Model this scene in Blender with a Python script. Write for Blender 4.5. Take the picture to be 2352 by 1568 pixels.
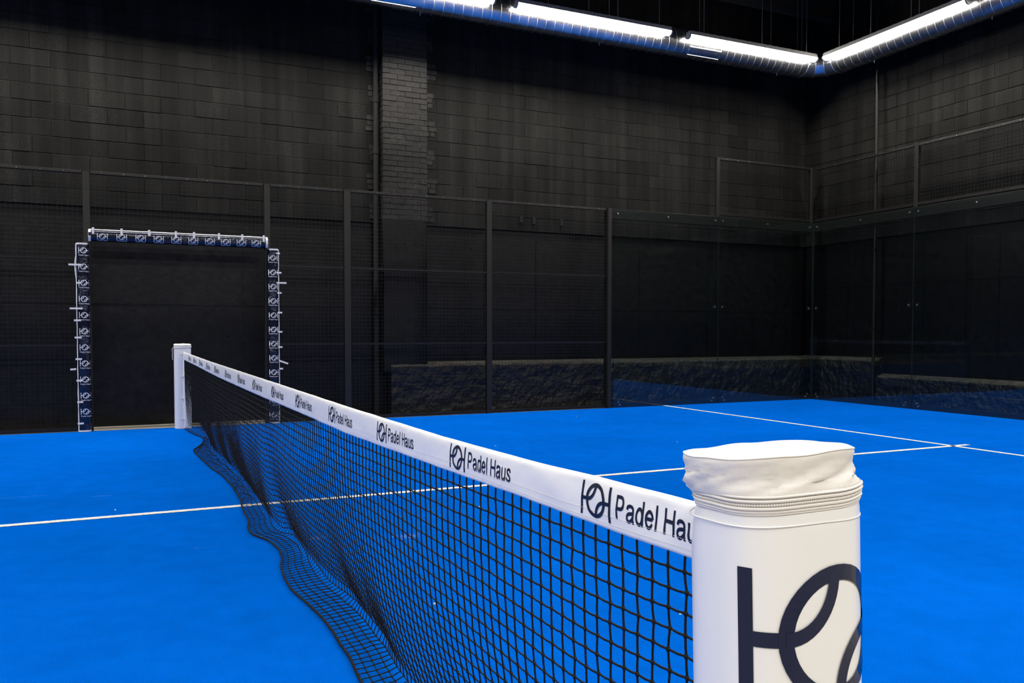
import bpy, bmesh, math, random
from mathutils import Vector, noise
for o in list(bpy.data.objects): bpy.data.objects.remove(o, do_unlink=True)
S = bpy.context.scene
C = S.collection
PI = math.pi
sin, cos = math.sin, math.cos

# ------------------------------------------------------------------ camera
cd = bpy.data.cameras.new('camera'); cam = bpy.data.objects.new('camera', cd); C.objects.link(cam)
cam.location = (-0.5022, -0.6226, 1.1474)
cam.rotation_euler = (PI/2 - 0.03244, -0.0002, -0.42849)
cd.sensor_width = 36; cd.lens = 1879.96/2352*36
cd.shift_y = 39.07/2352
cd.clip_start = 0.05
S.camera = cam

# ------------------------------------------------------------------ light and exposure
S.view_settings.view_transform = 'Standard'; S.view_settings.look = 'None'
S.view_settings.gamma = 1; S.view_settings.use_curve_mapping = False
S.view_settings.exposure = 0.0
w = bpy.data.worlds.new('world'); S.world = w; w.use_nodes = True
w.node_tree.nodes['Background'].inputs[0].default_value = (0, 0, 0, 1)
w.node_tree.nodes['Background'].inputs[1].default_value = 0
LAMP_RADIANCE = 104.0
LAMP_COLOR = (1.0, 0.955, 0.885)
LAMP_LEN, LAMP_W, LAMP_Z = 2.44, 0.13, 5.5
LY, RX = 9.38, 9.48          # lamp rows: along the long left wall, along the right end wall
def area_lamp(x, y, along_x, k=1):
    l = bpy.data.lights.new('lamp_light', 'AREA'); l.shape = 'RECTANGLE'
    l.size, l.size_y = (LAMP_LEN, LAMP_W) if along_x else (LAMP_W, LAMP_LEN)
    l.energy = LAMP_RADIANCE*PI*LAMP_LEN*LAMP_W*1.1*k; l.color = LAMP_COLOR
    o = bpy.data.objects.new('lamp_light', l); C.objects.link(o); o.location = (x, y, LAMP_Z)
# the lamps of the loop that hang outside the frame (the four in view are built further down)
for k in range(-3, 1): area_lamp(2.57 - 2.78 + k*2.78, LY, True)
for y in (5.25, 2.47): area_lamp(RX, y, False)
for k in range(7): area_lamp(8.16 - k*2.78, 0.62, True, .72)
for y in (8.03, 5.25, 2.47): area_lamp(-RX, y, False)
# unseen lamp row added behind the viewer to light the near post's front
for k in range(7): area_lamp(8.16 - k*2.78, -3.6, True, 1.2)

# ------------------------------------------------------------------ mesh builder
class MB:
    def __init__(s): s.v = []; s.f = []; s.m = []; s.sm = []; s.tone = {}
    def face(s, idx, m=0, smooth=False): s.f.append(tuple(idx)); s.m.append(m); s.sm.append(smooth)
    def quad(s, a, b, c, d, m=0, smooth=False):
        n = len(s.v); s.v += [tuple(a), tuple(b), tuple(c), tuple(d)]; s.face((n, n+1, n+2, n+3), m, smooth)
    def box(s, x0, x1, y0, y1, z0, z1, m=0):
        n = len(s.v)
        s.v += [(x, y, z) for z in (z0, z1) for y in (y0, y1) for x in (x0, x1)]
        for f in ((0,2,3,1),(4,5,7,6),(0,1,5,4),(2,6,7,3),(0,4,6,2),(1,3,7,5)): s.face([n+i for i in f], m)
    def rings(s, rings, closed=True, caps=True, smooth=True, m=0):
        n0 = len(s.v); k = len(rings[0])
        for r in rings: s.v += [tuple(p) for p in r]
        for i in range(len(rings)-1):
            for j in range(k if closed else k-1):
                j2 = (j+1) % k
                s.face((n0+i*k+j, n0+i*k+j2, n0+(i+1)*k+j2, n0+(i+1)*k+j), m, smooth)
        if caps and closed:
            n1 = len(s.v); s.v += [tuple(p) for p in rings[0]] + [tuple(p) for p in rings[-1]]
            s.face([n1+j for j in range(k)][::-1], m, False)
            s.face([n1+k+j for j in range(k)], m, False)
    def tube(s, pts, r, sides=6, smooth=True, m=0, caps=True, closed=False):
        pts = [Vector(p) for p in pts]; R = []; n = len(pts)
        ref = None
        for i, p in enumerate(pts):
            a = pts[(i-1) % n] if closed or i > 0 else p
            b = pts[(i+1) % n] if closed or i < n-1 else p
            t = (b-a).normalized()
            if ref is None:
                ref = Vector((0,0,1)) if abs(t.z) < .8 else Vector((1,0,0))
            u = (ref - t*ref.dot(t)).normalized(); ref = u; q = t.cross(u)
            rr = r[i] if isinstance(r, (list, tuple)) else r
            R.append([p + (u*cos(2*PI*k/sides + PI/4) + q*sin(2*PI*k/sides + PI/4))*rr for k in range(sides)])
        if closed: R.append(R[0]); caps = False
        s.rings(R, True, caps, smooth, m)
    def bar(s, a, b, wx, wy, m=0):          # square-section wire
        s.tube([a, b], wx, 4, False, m)
    def ico(s, c, r, sq=1.0):
        t = (1+5**.5)/2; n = len(s.v); k = r/math.sqrt(1+t*t)
        for p in ((-1,t,0),(1,t,0),(-1,-t,0),(1,-t,0),(0,-1,t),(0,1,t),(0,-1,-t),(0,1,-t),(t,0,-1),(t,0,1),(-t,0,-1),(-t,0,1)):
            s.v.append((c[0]+p[0]*k*sq, c[1]+p[1]*k, c[2]+p[2]*k))
        for f in ((0,11,5),(0,5,1),(0,1,7),(0,7,10),(0,10,11),(1,5,9),(5,11,4),(11,10,2),(10,7,6),(7,1,8),(3,9,4),(3,4,2),(3,2,6),(3,6,8),(3,8,9),(4,9,5),(2,4,11),(6,2,10),(8,6,7),(9,8,1)):
            s.face([n+i for i in f], 0, True)
    def build(s, name, mats, parent=None, kind=None, bevel=0):
        me = bpy.data.meshes.new(name); me.from_pydata(s.v, [], s.f)
        if not isinstance(mats, (list, tuple)): mats = [mats]
        for m in mats: me.materials.append(m)
        me.polygons.foreach_set('material_index', s.m); me.polygons.foreach_set('use_smooth', s.sm)
        if s.tone:
            at = me.attributes.new('tone', 'FLOAT', 'FACE')
            at.data.foreach_set('value', [s.tone.get(i, .5) for i in range(len(s.f))])
        me.update()
        o = bpy.data.objects.new(name, me); C.objects.link(o)
        if parent is not None: o.parent = parent
        if kind: o['kind'] = kind
        if bevel:
            b = o.modifiers.new('bevel', 'BEVEL'); b.width = bevel; b.segments = 2; b.limit_method = 'ANGLE'
        return o
def thing(name, label, cat, loc=(0,0,0), group=None):
    o = bpy.data.objects.new(name, None); C.objects.link(o); o.location = loc
    o.empty_display_size = .1
    return tag(o, label, cat, group)
def tag(o, label, cat, group=None):
    o['label'] = label; o['category'] = cat
    if group: o['group'] = group
    return o
def lin(xs, x):                              # piecewise-linear table lookup
    if x <= xs[0][0]: return xs[0][1]
    for (a, va), (b, vb) in zip(xs, xs[1:]):
        if x <= b: return va + (vb-va)*(x-a)/(b-a)
    return xs[-1][1]

# ------------------------------------------------------------------ materials
def mat(name, col, rough=.5, metal=0, spec=.5, coat=0, bump=None, var=None, noise_scale=None, coat_rough=.05, emit=None):
    m = bpy.data.materials.new(name); m.use_nodes = True; nt = m.node_tree; N = nt.nodes; L = nt.links
    b = N['Principled BSDF']
    b.inputs['Base Color'].default_value = (*col, 1); b.inputs['Roughness'].default_value = rough
    b.inputs['Metallic'].default_value = metal; b.inputs['Specular IOR Level'].default_value = spec
    b.inputs['Coat Weight'].default_value = coat; b.inputs['Coat Roughness'].default_value = coat_rough
    tc = N.new('ShaderNodeTexCoord')
    if bump:
        sc, st, dist = bump[:3]
        n = N.new('ShaderNodeTexNoise'); n.inputs['Scale'].default_value = sc; n.inputs['Detail'].default_value = 6
        bp = N.new('ShaderNodeBump'); bp.inputs['Strength'].default_value = st; bp.inputs['Distance'].default_value = dist
        L.new(tc.outputs['Object'], n.inputs['Vector']); L.new(n.outputs['Fac'], bp.inputs['Height']); L.new(bp.outputs['Normal'], b.inputs['Normal'])
    if var:
        sc, amt = var
        n = N.new('ShaderNodeTexNoise'); n.inputs['Scale'].default_value = sc; n.inputs['Detail'].default_value = 5
        mr = N.new('ShaderNodeMapRange'); mr.inputs['From Min'].default_value = .3; mr.inputs['From Max'].default_value = .7
        mr.inputs['To Min'].default_value = 1-amt; mr.inputs['To Max'].default_value = 1+amt
        mx = N.new('ShaderNodeVectorMath'); mx.operation = 'SCALE'; mx.inputs[0].default_value = col
        L.new(tc.outputs['Object'], n.inputs['Vector']); L.new(n.outputs['Fac'], mr.inputs['Value'])
        L.new(mr.outputs['Result'], mx.inputs['Scale']); L.new(mx.outputs['Vector'], b.inputs['Base Color'])
    return m

def masonry_mat(name, col, rough, streak, grain, spec=.4):
    """painted masonry: per-block tone, aggregate grain, run-off streaks"""
    m = bpy.data.materials.new(name); m.use_nodes = True; nt = m.node_tree; N = nt.nodes; L = nt.links
    b = N['Principled BSDF']; b.inputs['Roughness'].default_value = rough; b.inputs['Specular IOR Level'].default_value = spec
    tc = N.new('ShaderNodeTexCoord')
    at = N.new('ShaderNodeAttribute'); at.attribute_name = 'tone'; at.attribute_type = 'GEOMETRY'
    g = N.new('ShaderNodeTexNoise'); g.inputs['Scale'].default_value = grain; g.inputs['Detail'].default_value = 4; g.inputs['Roughness'].default_value = .7
    L.new(tc.outputs['Object'], g.inputs['Vector'])
    mp = N.new('ShaderNodeMapping'); mp.inputs['Scale'].default_value = (4.0, 4.0, .16)
    st = N.new('ShaderNodeTexNoise'); st.inputs['Scale'].default_value = 1.4; st.inputs['Detail'].default_value = 6; st.inputs['Roughness'].default_value = .62
    L.new(tc.outputs['Object'], mp.inputs['Vector']); L.new(mp.outputs['Vector'], st.inputs['Vector'])
    big = N.new('ShaderNodeTexNoise'); big.inputs['Scale'].default_value = .9; big.inputs['Detail'].default_value = 3
    L.new(tc.outputs['Object'], big.inputs['Vector'])
    def rng(src, a, b_, c, d):
        r = N.new('ShaderNodeMapRange'); r.inputs['From Min'].default_value = a; r.inputs['From Max'].default_value = b_
        r.inputs['To Min'].default_value = c; r.inputs['To Max'].default_value = d; L.new(src, r.inputs['Value']); return r.outputs['Result']
    def mul(a, b_):
        x = N.new('ShaderNodeMath'); x.operation = 'MULTIPLY'; L.new(a, x.inputs[0]); L.new(b_, x.inputs[1]); return x.outputs[0]
    f = mul(rng(at.outputs['Fac'], 0, 1, .74, 1.28), rng(g.outputs['Fac'], .3, .7, .22, 1.8))
    f = mul(f, rng(st.outputs['Fac'], .42, .72, 1, 1+streak))
    f = mul(f, rng(big.outputs['Fac'], .35, .65, .75, 1.2))
    sc = N.new('ShaderNodeVectorMath'); sc.operation = 'SCALE'; sc.inputs[0].default_value = col
    L.new(f, sc.inputs['Scale']); L.new(sc.outputs['Vector'], b.inputs['Base Color'])
    bp = N.new('ShaderNodeBump'); bp.inputs['Strength'].default_value = .55; bp.inputs['Distance'].default_value = .006
    L.new(g.outputs['Fac'], bp.inputs['Height']); L.new(bp.outputs['Normal'], b.inputs['Normal'])
    return m

M = {}
M['block'] = masonry_mat('black_painted_block', (.0090, .0086, .0075), .7, 1.3, 120, .1)
M['brick'] = masonry_mat('black_painted_brick', (.0175, .0165, .0145), .5, .3, 40, .22)
M['concrete'] = masonry_mat('black_painted_concrete', (.0052, .0051, .0053), .42, .25, 9, .22)
M['rough'] = mat('rough_black_rubble', (.0065, .0067, .0075), .42, spec=.35, bump=(11, 1.0, .05), var=(6, .5))
M['ledge'] = mat('toplit_mortar_ledge', (.06, .055, .045), .8, bump=(30, .8, .02), var=(12, .5))  # mortar colour lightened for the light falling on the sloping top
M['ceiling'] = mat('matte_black_ceiling', (.006, .006, .006), .9)
M['steel'] = mat('black_roof_steel', (.016, .015, .013), .6)
M['slab'] = mat('pale_concrete_slab', (.40, .37, .32), .75, bump=(40, .3, .01), var=(7, .2))
M['frame'] = mat('black_powder_coat', (.0135, .0128, .0105), .40, spec=.36, bump=(300, .1, .001))
M['wire'] = mat('black_coated_wire', (.006, .0058, .0052), .45, spec=.35)
M['bolt'] = mat('zinc_bolt', (.55, .55, .55), .35, metal=1)
M['galv'] = mat('galvanised_steel', (.50, .51, .52), .27, metal=1, bump=(26, .18, .01), var=(9, .22))
M['seam'] = mat('galvanised_seam', (.72, .72, .70), .35, metal=1)
M['rod'] = mat('threaded_steel_rod', (.25, .24, .22), .5, metal=.6)
M['housing'] = mat('grey_lamp_housing', (.30, .29, .27), .45)
M['white_vinyl'] = mat('glossy_white_vinyl', (.86, .86, .865), .34, coat=.35, coat_rough=.04, bump=(5, .12, .01))
M['white_fabric'] = mat('white_canvas', (.76, .735, .705), .65, bump=(16, .35, .012))
M['tape'] = mat('white_net_tape', (.87, .87, .875), .5, bump=(35, .25, .004))
M['strap'] = mat('white_webbing', (.80, .79, .77), .6, bump=(400, .2, .001))
M['navy'] = mat('navy_print', (.004, .009, .042), .16, spec=.3, coat=0)
M['navy_tape'] = mat('navy_ink', (.006, .009, .026), .5)
M['print'] = mat('white_print', (.72, .72, .74), .4)
M['rope'] = mat('black_net_cord', (.0042, .004, .0038), .65, spec=.25, bump=(700, .6, .002))
M['turf_line'] = mat('white_turf_fibre', (.86, .86, .84), .8, bump=(300, .6, .005), var=(150, .12))
M['fleck'] = mat('white_litter', (.8, .78, .72), .7)

def vinyl_mat():
    m = mat('glossy_navy_vinyl', (.006, .008, .021), .16, coat=.25, coat_rough=.05)
    nt = m.node_tree; N = nt.nodes; L = nt.links; b = N['Principled BSDF']
    tc = N.new('ShaderNodeTexCoord')
    n1 = N.new('ShaderNodeTexNoise'); n1.inputs['Scale'].default_value = 16; n1.inputs['Detail'].default_value = 4; n1.inputs['Distortion'].default_value = 1.2
    n2 = N.new('ShaderNodeTexNoise'); n2.inputs['Scale'].default_value = 2.2
    L.new(tc.outputs['Object'], n1.inputs['Vector']); L.new(tc.outputs['Object'], n2.inputs['Vector'])
    r = N.new('ShaderNodeMapRange'); r.inputs['From Min'].default_value = .5; r.inputs['From Max'].default_value = .66
    L.new(n2.outputs['Fac'], r.inputs['Value'])
    bp = N.new('ShaderNodeBump'); bp.inputs['Distance'].default_value = .03
    mm = N.new('ShaderNodeMath'); mm.operation = 'MULTIPLY_ADD'; mm.inputs[1].default_value = .75; mm.inputs[2].default_value = .10
    L.new(r.outputs['Result'], mm.inputs[0]); L.new(mm.outputs[0], bp.inputs['Strength'])
    L.new(n1.outputs['Fac'], bp.inputs['Height']); L.new(bp.outputs['Normal'], b.inputs['Normal'])
    return m
M['navy_vinyl'] = vinyl_mat()

def lamp_mat(k=1.0):
    m = bpy.data.materials.new('lit_diffuser'); m.use_nodes = True; nt = m.node_tree; N = nt.nodes
    N.remove(N['Principled BSDF']); e = N.new('ShaderNodeEmission')
    e.inputs[0].default_value = (*LAMP_COLOR, 1); e.inputs[1].default_value = LAMP_RADIANCE*k
    nt.links.new(e.outputs[0], N['Material Output'].inputs[0]); return m
M['lit'] = lamp_mat(); M['lit_dimmed'] = lamp_mat(.5)      # corner tubes set dimmer than the rest to keep nearby walls dark

def glass_mat():
    m = bpy.data.materials.new('clear_tempered_glass'); m.use_nodes = True; nt = m.node_tree; N = nt.nodes; L = nt.links
    N.remove(N['Principled BSDF'])
    t = N.new('ShaderNodeBsdfTransparent'); t.inputs[0].default_value = (.86, .90, .90, 1)
    g = N.new('ShaderNodeBsdfGlossy'); g.inputs['Roughness'].default_value = 0.0; g.inputs[0].default_value = (.9, .95, .95, 1)
    f = N.new('ShaderNodeFresnel')      # same reflectance at both faces of the pane
    ge = N.new('ShaderNodeNewGeometry'); mr = N.new('ShaderNodeMapRange'); mr.inputs['To Min'].default_value = 1.45; mr.inputs['To Max'].default_value = 1/1.45
    L.new(ge.outputs['Backfacing'], mr.inputs['Value']); L.new(mr.outputs['Result'], f.inputs[0])
    x = N.new('ShaderNodeMixShader'); L.new(f.outputs[0], x.inputs[0]); L.new(t.outputs[0], x.inputs[1]); L.new(g.outputs[0], x.inputs[2])
    L.new(x.outputs[0], N['Material Output'].inputs[0]); return m
M['glass'] = glass_mat()
M['glass_edge'] = mat('green_glass_edge', (.022, .036, .036), .25)

def turf_mat():
    m = bpy.data.materials.new('blue_artificial_turf'); m.use_nodes = True; nt = m.node_tree; N = nt.nodes; L = nt.links
    b = N['Principled BSDF']; b.inputs['Roughness'].default_value = .95; b.inputs['Specular IOR Level'].default_value = 0
    tc = N.new('ShaderNodeTexCoord')
    def nz(scale, detail=3, rough=.6, vec=None):
        n = N.new('ShaderNodeTexNoise'); n.inputs['Scale'].default_value = scale; n.inputs['Detail'].default_value = detail; n.inputs['Roughness'].default_value = rough
        L.new(vec or tc.outputs['Object'], n.inputs['Vector']); return n.outputs['Fac']
    def rng(src, a, b_, c, d):
        r = N.new('ShaderNodeMapRange'); r.inputs['From Min'].default_value = a; r.inputs['From Max'].default_value = b_
        r.inputs['To Min'].default_value = c; r.inputs['To Max'].default_value = d; L.new(src, r.inputs['Value']); return r.outputs['Result']
    def mth(op, a, b_):
        x = N.new('ShaderNodeMath'); x.operation = op
        for i, q in enumerate((a, b_)):
            if isinstance(q, (int, float)): x.inputs[i].default_value = q
            else: L.new(q, x.inputs[i])
        return x.outputs[0]
    fine = nz(330, 3, .7); blot = nz(.8, 4, .55); mid = nz(7, 4, .6)
    f = mth('MULTIPLY', rng(fine, .3, .7, .62, 1.34), rng(blot, .35, .65, .93, 1.07))
    f = mth('MULTIPLY', f, rng(mid, .3, .7, .94, 1.06))
    base = N.new('ShaderNodeVectorMath'); base.operation = 'SCALE'; base.inputs[0].default_value = TURF
    L.new(f, base.inputs['Scale'])
    # sand scuffs: (x, y, half length x, half length y, strength)
    mask = None
    sp = N.new('ShaderNodeSeparateXYZ'); L.new(tc.outputs['Object'], sp.inputs[0])
    mp = N.new('ShaderNodeMapping'); mp.inputs['Scale'].default_value = (26, 120, 1); mp.inputs['Rotation'].default_value = (0, 0, .12)
    L.new(tc.outputs['Object'], mp.inputs['Vector'])
    scratch = nz(1.0, 5, .75, mp.outputs['Vector'])
    for x, y, a, c, k in SCUFFS:
        dx = mth('DIVIDE', mth('SUBTRACT', sp.outputs[0], x), a); dy = mth('DIVIDE', mth('SUBTRACT', sp.outputs[1], y), c)
        d = mth('ADD', mth('MULTIPLY', dx, dx), mth('MULTIPLY', dy, dy))
        e = mth('MULTIPLY', rng(d, 0, 1, 1, 0), k)
        mask = e if mask is None else mth('MAXIMUM', mask, e)
    sc = rng(mth('MULTIPLY', scratch, mth('ADD', mth('MULTIPLY', mask, .55), .45)), .49, .62, 0, .75)
    sc = mth('MULTIPLY', sc, rng(mask, 0, .15, 0, 1))
    mx = N.new('ShaderNodeMix'); mx.data_type = 'RGBA'
    L.new(sc, mx.inputs['Factor']); L.new(base.outputs['Vector'], mx.inputs['A']); mx.inputs['B'].default_value = (.45, .55, .72, 1)
    L.new(mx.outputs['Result'], b.inputs['Base Color'])
    bp = N.new('ShaderNodeBump'); bp.inputs['Strength'].default_value = .5; bp.inputs['Distance'].default_value = .006
    L.new(fine, bp.inputs['Height']); L.new(bp.outputs['Normal'], b.inputs['Normal'])
    return m
TURF = (.0004, .125, .65)
SCUFFS = [(.86, 3.78, .16, .13, 1.0), (.39, 3.95, .13, .09, 1.0), (-.21, 4.0, .22, .05, .75), (-1.25, 5.95, .7, .045, .8), (-.75, 5.75, .2, .03, .9), (2.9, 7.6, .5, .05, .5)]
M['turf'] = turf_mat()

# ------------------------------------------------------------------ the room
rnd = random.Random(5)
WL, WR = 10.5, 10.3          # face of the long left wall (y), face of the right end wall (x)
CEIL = 7.0
fl = MB(); fl.box(-11, WR+.3, -7, WL+.3, -.2, -.012); fl.build('floor', M['slab'], kind='structure')
ce = MB(); ce.box(-11, WR+.3, -7, WL+.3, CEIL, CEIL+.2); ce.build('ceiling', M['ceiling'], kind='structure')
b = MB(); b.box(-11, WR+.3, -7.2, -7, -.2, CEIL); b.build('wall_front', M['concrete'], kind='structure')
b = MB(); b.box(-11.2, -11, -7.2, WL+.3, -.2, CEIL); b.build('wall_back', M['concrete'], kind='structure')

def masonry(mb, P, u0, u1, v0, v1, bw, bh, joint, depth, jit, chamfer=1.0):
    """courses of blocks with recessed joints; P(u, v, d) -> point with d out of the wall"""
    nrow = int(round((v1-v0)/bh)); row = 0
    while row < nrow:
        va, vb = v0+row*bh, v0+(row+1)*bh
        u = u0 - (bw/2 if row % 2 else 0) - rnd.random()*.01
        while u < u1:
            a, c = max(u, u0), min(u+bw, u1)
            if c-a > joint*3:
                d = rnd.uniform(-jit, jit); t = min(1, max(0, rnd.gauss(.45, .2)))
                j = joint/2; tl, tr_, tb, tt = [rnd.uniform(-.0015, .0015) for _ in range(4)]
                o4 = [(a+j*.2, va+j*.2), (c-j*.2, va+j*.2), (c-j*.2, vb-j*.2), (a+j*.2, vb-j*.2)]
                i4 = [(a+j*.7+tl*.6, va+j*.8+tb), (c-j*.7+tr_*.6, va+j*.8+tb), (c-j*.7+tr_*.6, vb-j*chamfer+tt), (a+j*.7+tl*.6, vb-j*chamfer+tt)]
                n = len(mb.v)
                mb.v += [P(x, y, -depth) for x, y in o4] + [P(x, y, d) for x, y in i4]
                for fc in ((4,5,6,7),(0,1,5,4),(1,2,6,5),(2,3,7,6),(3,0,4,7)):
                    mb.tone[len(mb.f)] = t; mb.face([n+i for i in fc])
            u += bw
        row += 1
    n = len(mb.v)
    mb.v += [P(u0, v0, -depth*.6), P(u1, v0, -depth*.6), P(u1, v1, -depth*.6), P(u0, v1, -depth*.6)]
    mb.tone[len(mb.f)] = .35; mb.face((n, n+1, n+2, n+3))

Z0 = 2.655                    # the block courses start here, smooth concrete below
PL = lambda u, v, d: (u, WL-d, v)
PR = lambda u, v, d: (WR-d, u, v)
# --- long left wall
wl = MB()
masonry(wl, PL, -11, WR, Z0, CEIL, .40, .2, .009, .008, .003, 2.4)
wl.box(-11, WR+.3, WL+.012, WL+.3, Z0, CEIL)
for i in range(14):           # pockmarks and stubs
    pass
wall_left = wl.build('wall_left', M['block'], kind='structure')
def concrete_face(mb, P, u0, u1, seams, rows, lip):
    """smooth cast wall below the blocks: form seams, tie-hole bosses, a pour lip"""
    nu, nv = int((u1-u0)/.12), 26
    g = []
    for j in range(nv+1):
        v = -.05 + (Z0+.05)*j/nv; r = []
        for i in range(nu+1):
            u = u0+(u1-u0)*i/nu
            d = -.042 + .004*noise.noise(Vector((u*.8, v*.8, 3)))+.0025*noise.noise(Vector((u*3, v*3, 9)))
            r.append(P(u, v, d))
        g.append(r)
    mb.rings(g, closed=False, smooth=True)
    for s_ in seams:
        pts = [P(s_+rnd.uniform(-.004, .004), v*.06, -.038+rnd.uniform(-.003, .003)) for v in range(12, int(Z0/.06)-1)]
        mb.tube(pts, .0065, 4, False)
    for z, pitch in rows:
        u = u0
        while u < u1:
            if rnd.random() < .72: mb.ico(P(u+rnd.uniform(-.02, .02), z+rnd.uniform(-.012, .012), -.040), rnd.uniform(.006, .015))
            u += pitch
    for _ in range(int((u1-u0)*7)):
        mb.ico(P(rnd.uniform(u0, u1), rnd.uniform(.8, Z0-.1), -.041), rnd.uniform(.003, .011))
    for z in lip:
        pts = [P(u0+(u1-u0)*i/60, z+.012*noise.noise(Vector((i*.3, z, 0))), -.041) for i in range(61)]
        mb.tube(pts, .008, 4, False)
cf = MB()
concrete_face(cf, PL, -11, WR, (-1.95, .75, 2.45, 4.15, 5.0, 6.85, 8.2), ((2.37, .17), (1.10, .17)), (1.495,))
cf.build('concrete_base', M['concrete'], wall_left)
# brick pilaster
pil = MB(); PX0, PX1, PD = 2.565, 3.20, .17
P3 = lambda u, v, d: (u, WL-PD-d, v)
masonry(pil, P3, PX0, PX1, Z0+.03, CEIL, .215, .0735, .012, .009, .004)
Ps = lambda u, v, d: (PX0-d, u, v)
masonry(pil, Ps, WL-PD, WL+.02, Z0+.03, CEIL, .215, .0735, .012, .009, .003)
pil.box(PX0+.01, PX1-.001, WL-PD+.009, WL+.03, Z0+.03, CEIL)
# toothed bricks bonded into the block courses either side
for k in range(11):
    z = Z0+.03 + k*.4 + .02
    for sx in (-1, 1):
        for q in range(3):
            zz = z+q*.0735+rnd.uniform(-.004, .004); wd = .15+.04*(k % 2)+rnd.uniform(-.02, .02)
            xa = PX1 if sx > 0 else PX0-wd
            cut = xa+wd*rnd.choice((.4, .55, 2))
            for a, c in ((xa, min(cut, xa+wd)), (cut, xa+wd)):
                if c-a > .03:
                    mb = pil; n = len(mb.v); t = rnd.uniform(.3, .7); d = .006+rnd.uniform(0, .004)
                    f0 = len(mb.f); mb.box(a+.005, c-.005, WL-d, WL+.02, zz+.005, zz+.067)
                    for i in range(f0, len(mb.f)): mb.tone[i] = t
pil.build('brick_pilaster', M['brick'], wall_left)
pc = MB()
g = []
for j in range(25):
    v = .6+(Z0+.05-.6)*j/24; r = []
    for u, d in ((PX0, -.05), (PX0-.002, .06), (PX0, PD-.012), (PX0+.012, PD), (PX0+.2, PD), (PX0+.4, PD), (PX1-.01, PD), (PX1, PD-.012), (PX1+.002, .06), (PX1, -.05)):
        q = .006*noise.noise(Vector((u*5, v*6, d*9)))
        r.append((u+q, WL-d+q*.7, v))
    g.append(r)
pc.rings(g, closed=False, smooth=True)
for z, pitch in ((2.37, .13), (1.10, .13)):
    for i in range(5): pc.ico((PX0+.06+i*pitch, WL-PD, z+rnd.uniform(-.01, .01)), rnd.uniform(.007, .014))
for _ in range(16): pc.ico((rnd.uniform(PX0+.03, PX1-.03), WL-PD, rnd.uniform(.8, 2.6)), rnd.uniform(.003, .009))
pc.build('pilaster_foot', M['concrete'], wall_left)
def plinth(P, u0, u1, z0, z1, dep, name, parent):
    """rough rubble footing with a sloping mortar top, coloured lighter as if lit"""
    mb = MB(); g = []; nu = int((u1-u0)/.04)
    prof = [(z0, dep)] + [(z0+(z1-.075-z0)*i/12, dep) for i in range(1, 13)] + [(z1-.055, dep-.008), (z1-.03, dep-.03), (z1, .0), (z1, -.05)]
    for v, d in prof:
        r = []
        for i in range(nu+1):
            u = u0+(u1-u0)*i/nu
            n = noise.noise(Vector((u*5, v*7, 1)))*.022 + noise.noise(Vector((u*17, v*19, 4)))*.010
            k = 1 if d > 0 else 0
            r.append(P(u, v + (noise.noise(Vector((u*6, v, 7)))*.008 if d > 0 else 0)*k, d+n*k))
        g.append(r)
    mb.rings(g, closed=False, smooth=False)
    nu_ = nu
    for f in range(len(mb.f)):
        mb.m[f] = 1 if f//nu_ >= 13 else 0
    # left end cheek
    a, c = P(u0, z0, -.05), P(u0, z1, -.05); e, h = P(u0, z1-.05, dep), P(u0, z0, dep)
    mb.quad(a, c, e, h)
    a, c = P(u1, z0, -.05), P(u1, z1, -.05); e, h = P(u1, z1-.05, dep), P(u1, z0, dep)
    mb.quad(a, h, e, c)
    return mb.build(name, [M['rough'], M['ledge']], parent)
plinth(PL, 2.66, WR, -.02, .725, .20, 'rubble_footing', wall_left)
# --- right end wall
wr = MB()
masonry(wr, PR, -7, WL, Z0, CEIL, .40, .2, .010, .010, .004, 2.2)
wr.box(WR+.012, WR+.3, -7, WL+.3, Z0, CEIL)
wall_right = wr.build('wall_right', M['block'], kind='structure')
cf = MB()
concrete_face(cf, PR, -7, WL, (9.55, 8.1, 6.9, 7.4), ((2.15, .15), (1.0, .2)), (1.9,))
cf.build('concrete_base', M['concrete'], wall_right)
plinth(PR, 8.80, WL, -.02, .735, .09, 'rubble_footing', wall_right)
plinth(PR, -7, 8.80, -.02, .485, .12, 'rubble_footing', wall_right)
# roof steel
for k, (y, z) in enumerate(((9.9, 6.55), (7.2, 6.6), (4.4, 6.6), (1.6, 6.6))):
    rb = MB(); rb.box(-11, WR, y-.09, y+.09, z-.15, z-.13); rb.box(-11, WR, y-.006, y+.006, z-.13, z+.37); rb.box(-11, WR, y-.09, y+.09, z+.37, z+.39)
    rb.build('trim_%d' % (k+1), M['steel'], kind='structure')

# ------------------------------------------------------------------ court surface
t = MB(); t.box(-10, 9.985, .015, 9.985, -.012, 0); turf = t.build('court_turf', M['turf'])
tag(turf, 'bright blue artificial turf covering the whole padel court', 'artificial turf')
def line_strip(x0, x1, y0, y1, name):
    mb = MB(); g = []
    L_ = max(x1-x0, y1-y0); n = int(L_/.012); alongx = (x1-x0) > (y1-y0)
    n = min(n, 900); r0, r1 = [], []
    for i in range(n+1):
        s_ = i/n; e0, e1 = rnd.uniform(-.0035, .0035), rnd.uniform(-.0035, .0035)
        if alongx: x = x0+(x1-x0)*s_; r0.append((x, y0+e0, .0025)); r1.append((x, y1+e1, .0025))
        else: y = y0+(y1-y0)*s_; r0.append((x0+e0, y, .0025)); r1.append((x1+e1, y, .0025))
    if alongx: mb.rings([r0, r1], closed=False, smooth=False)
    else: mb.rings([r1, r0], closed=False, smooth=False)
    return mb.build(name, M['turf_line'], turf)
line_strip(-3.5, 7.17, 4.969, 5.031, 'center_line')
line_strip(6.92, 6.98, .02, 9.98, 'service_line')

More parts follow.
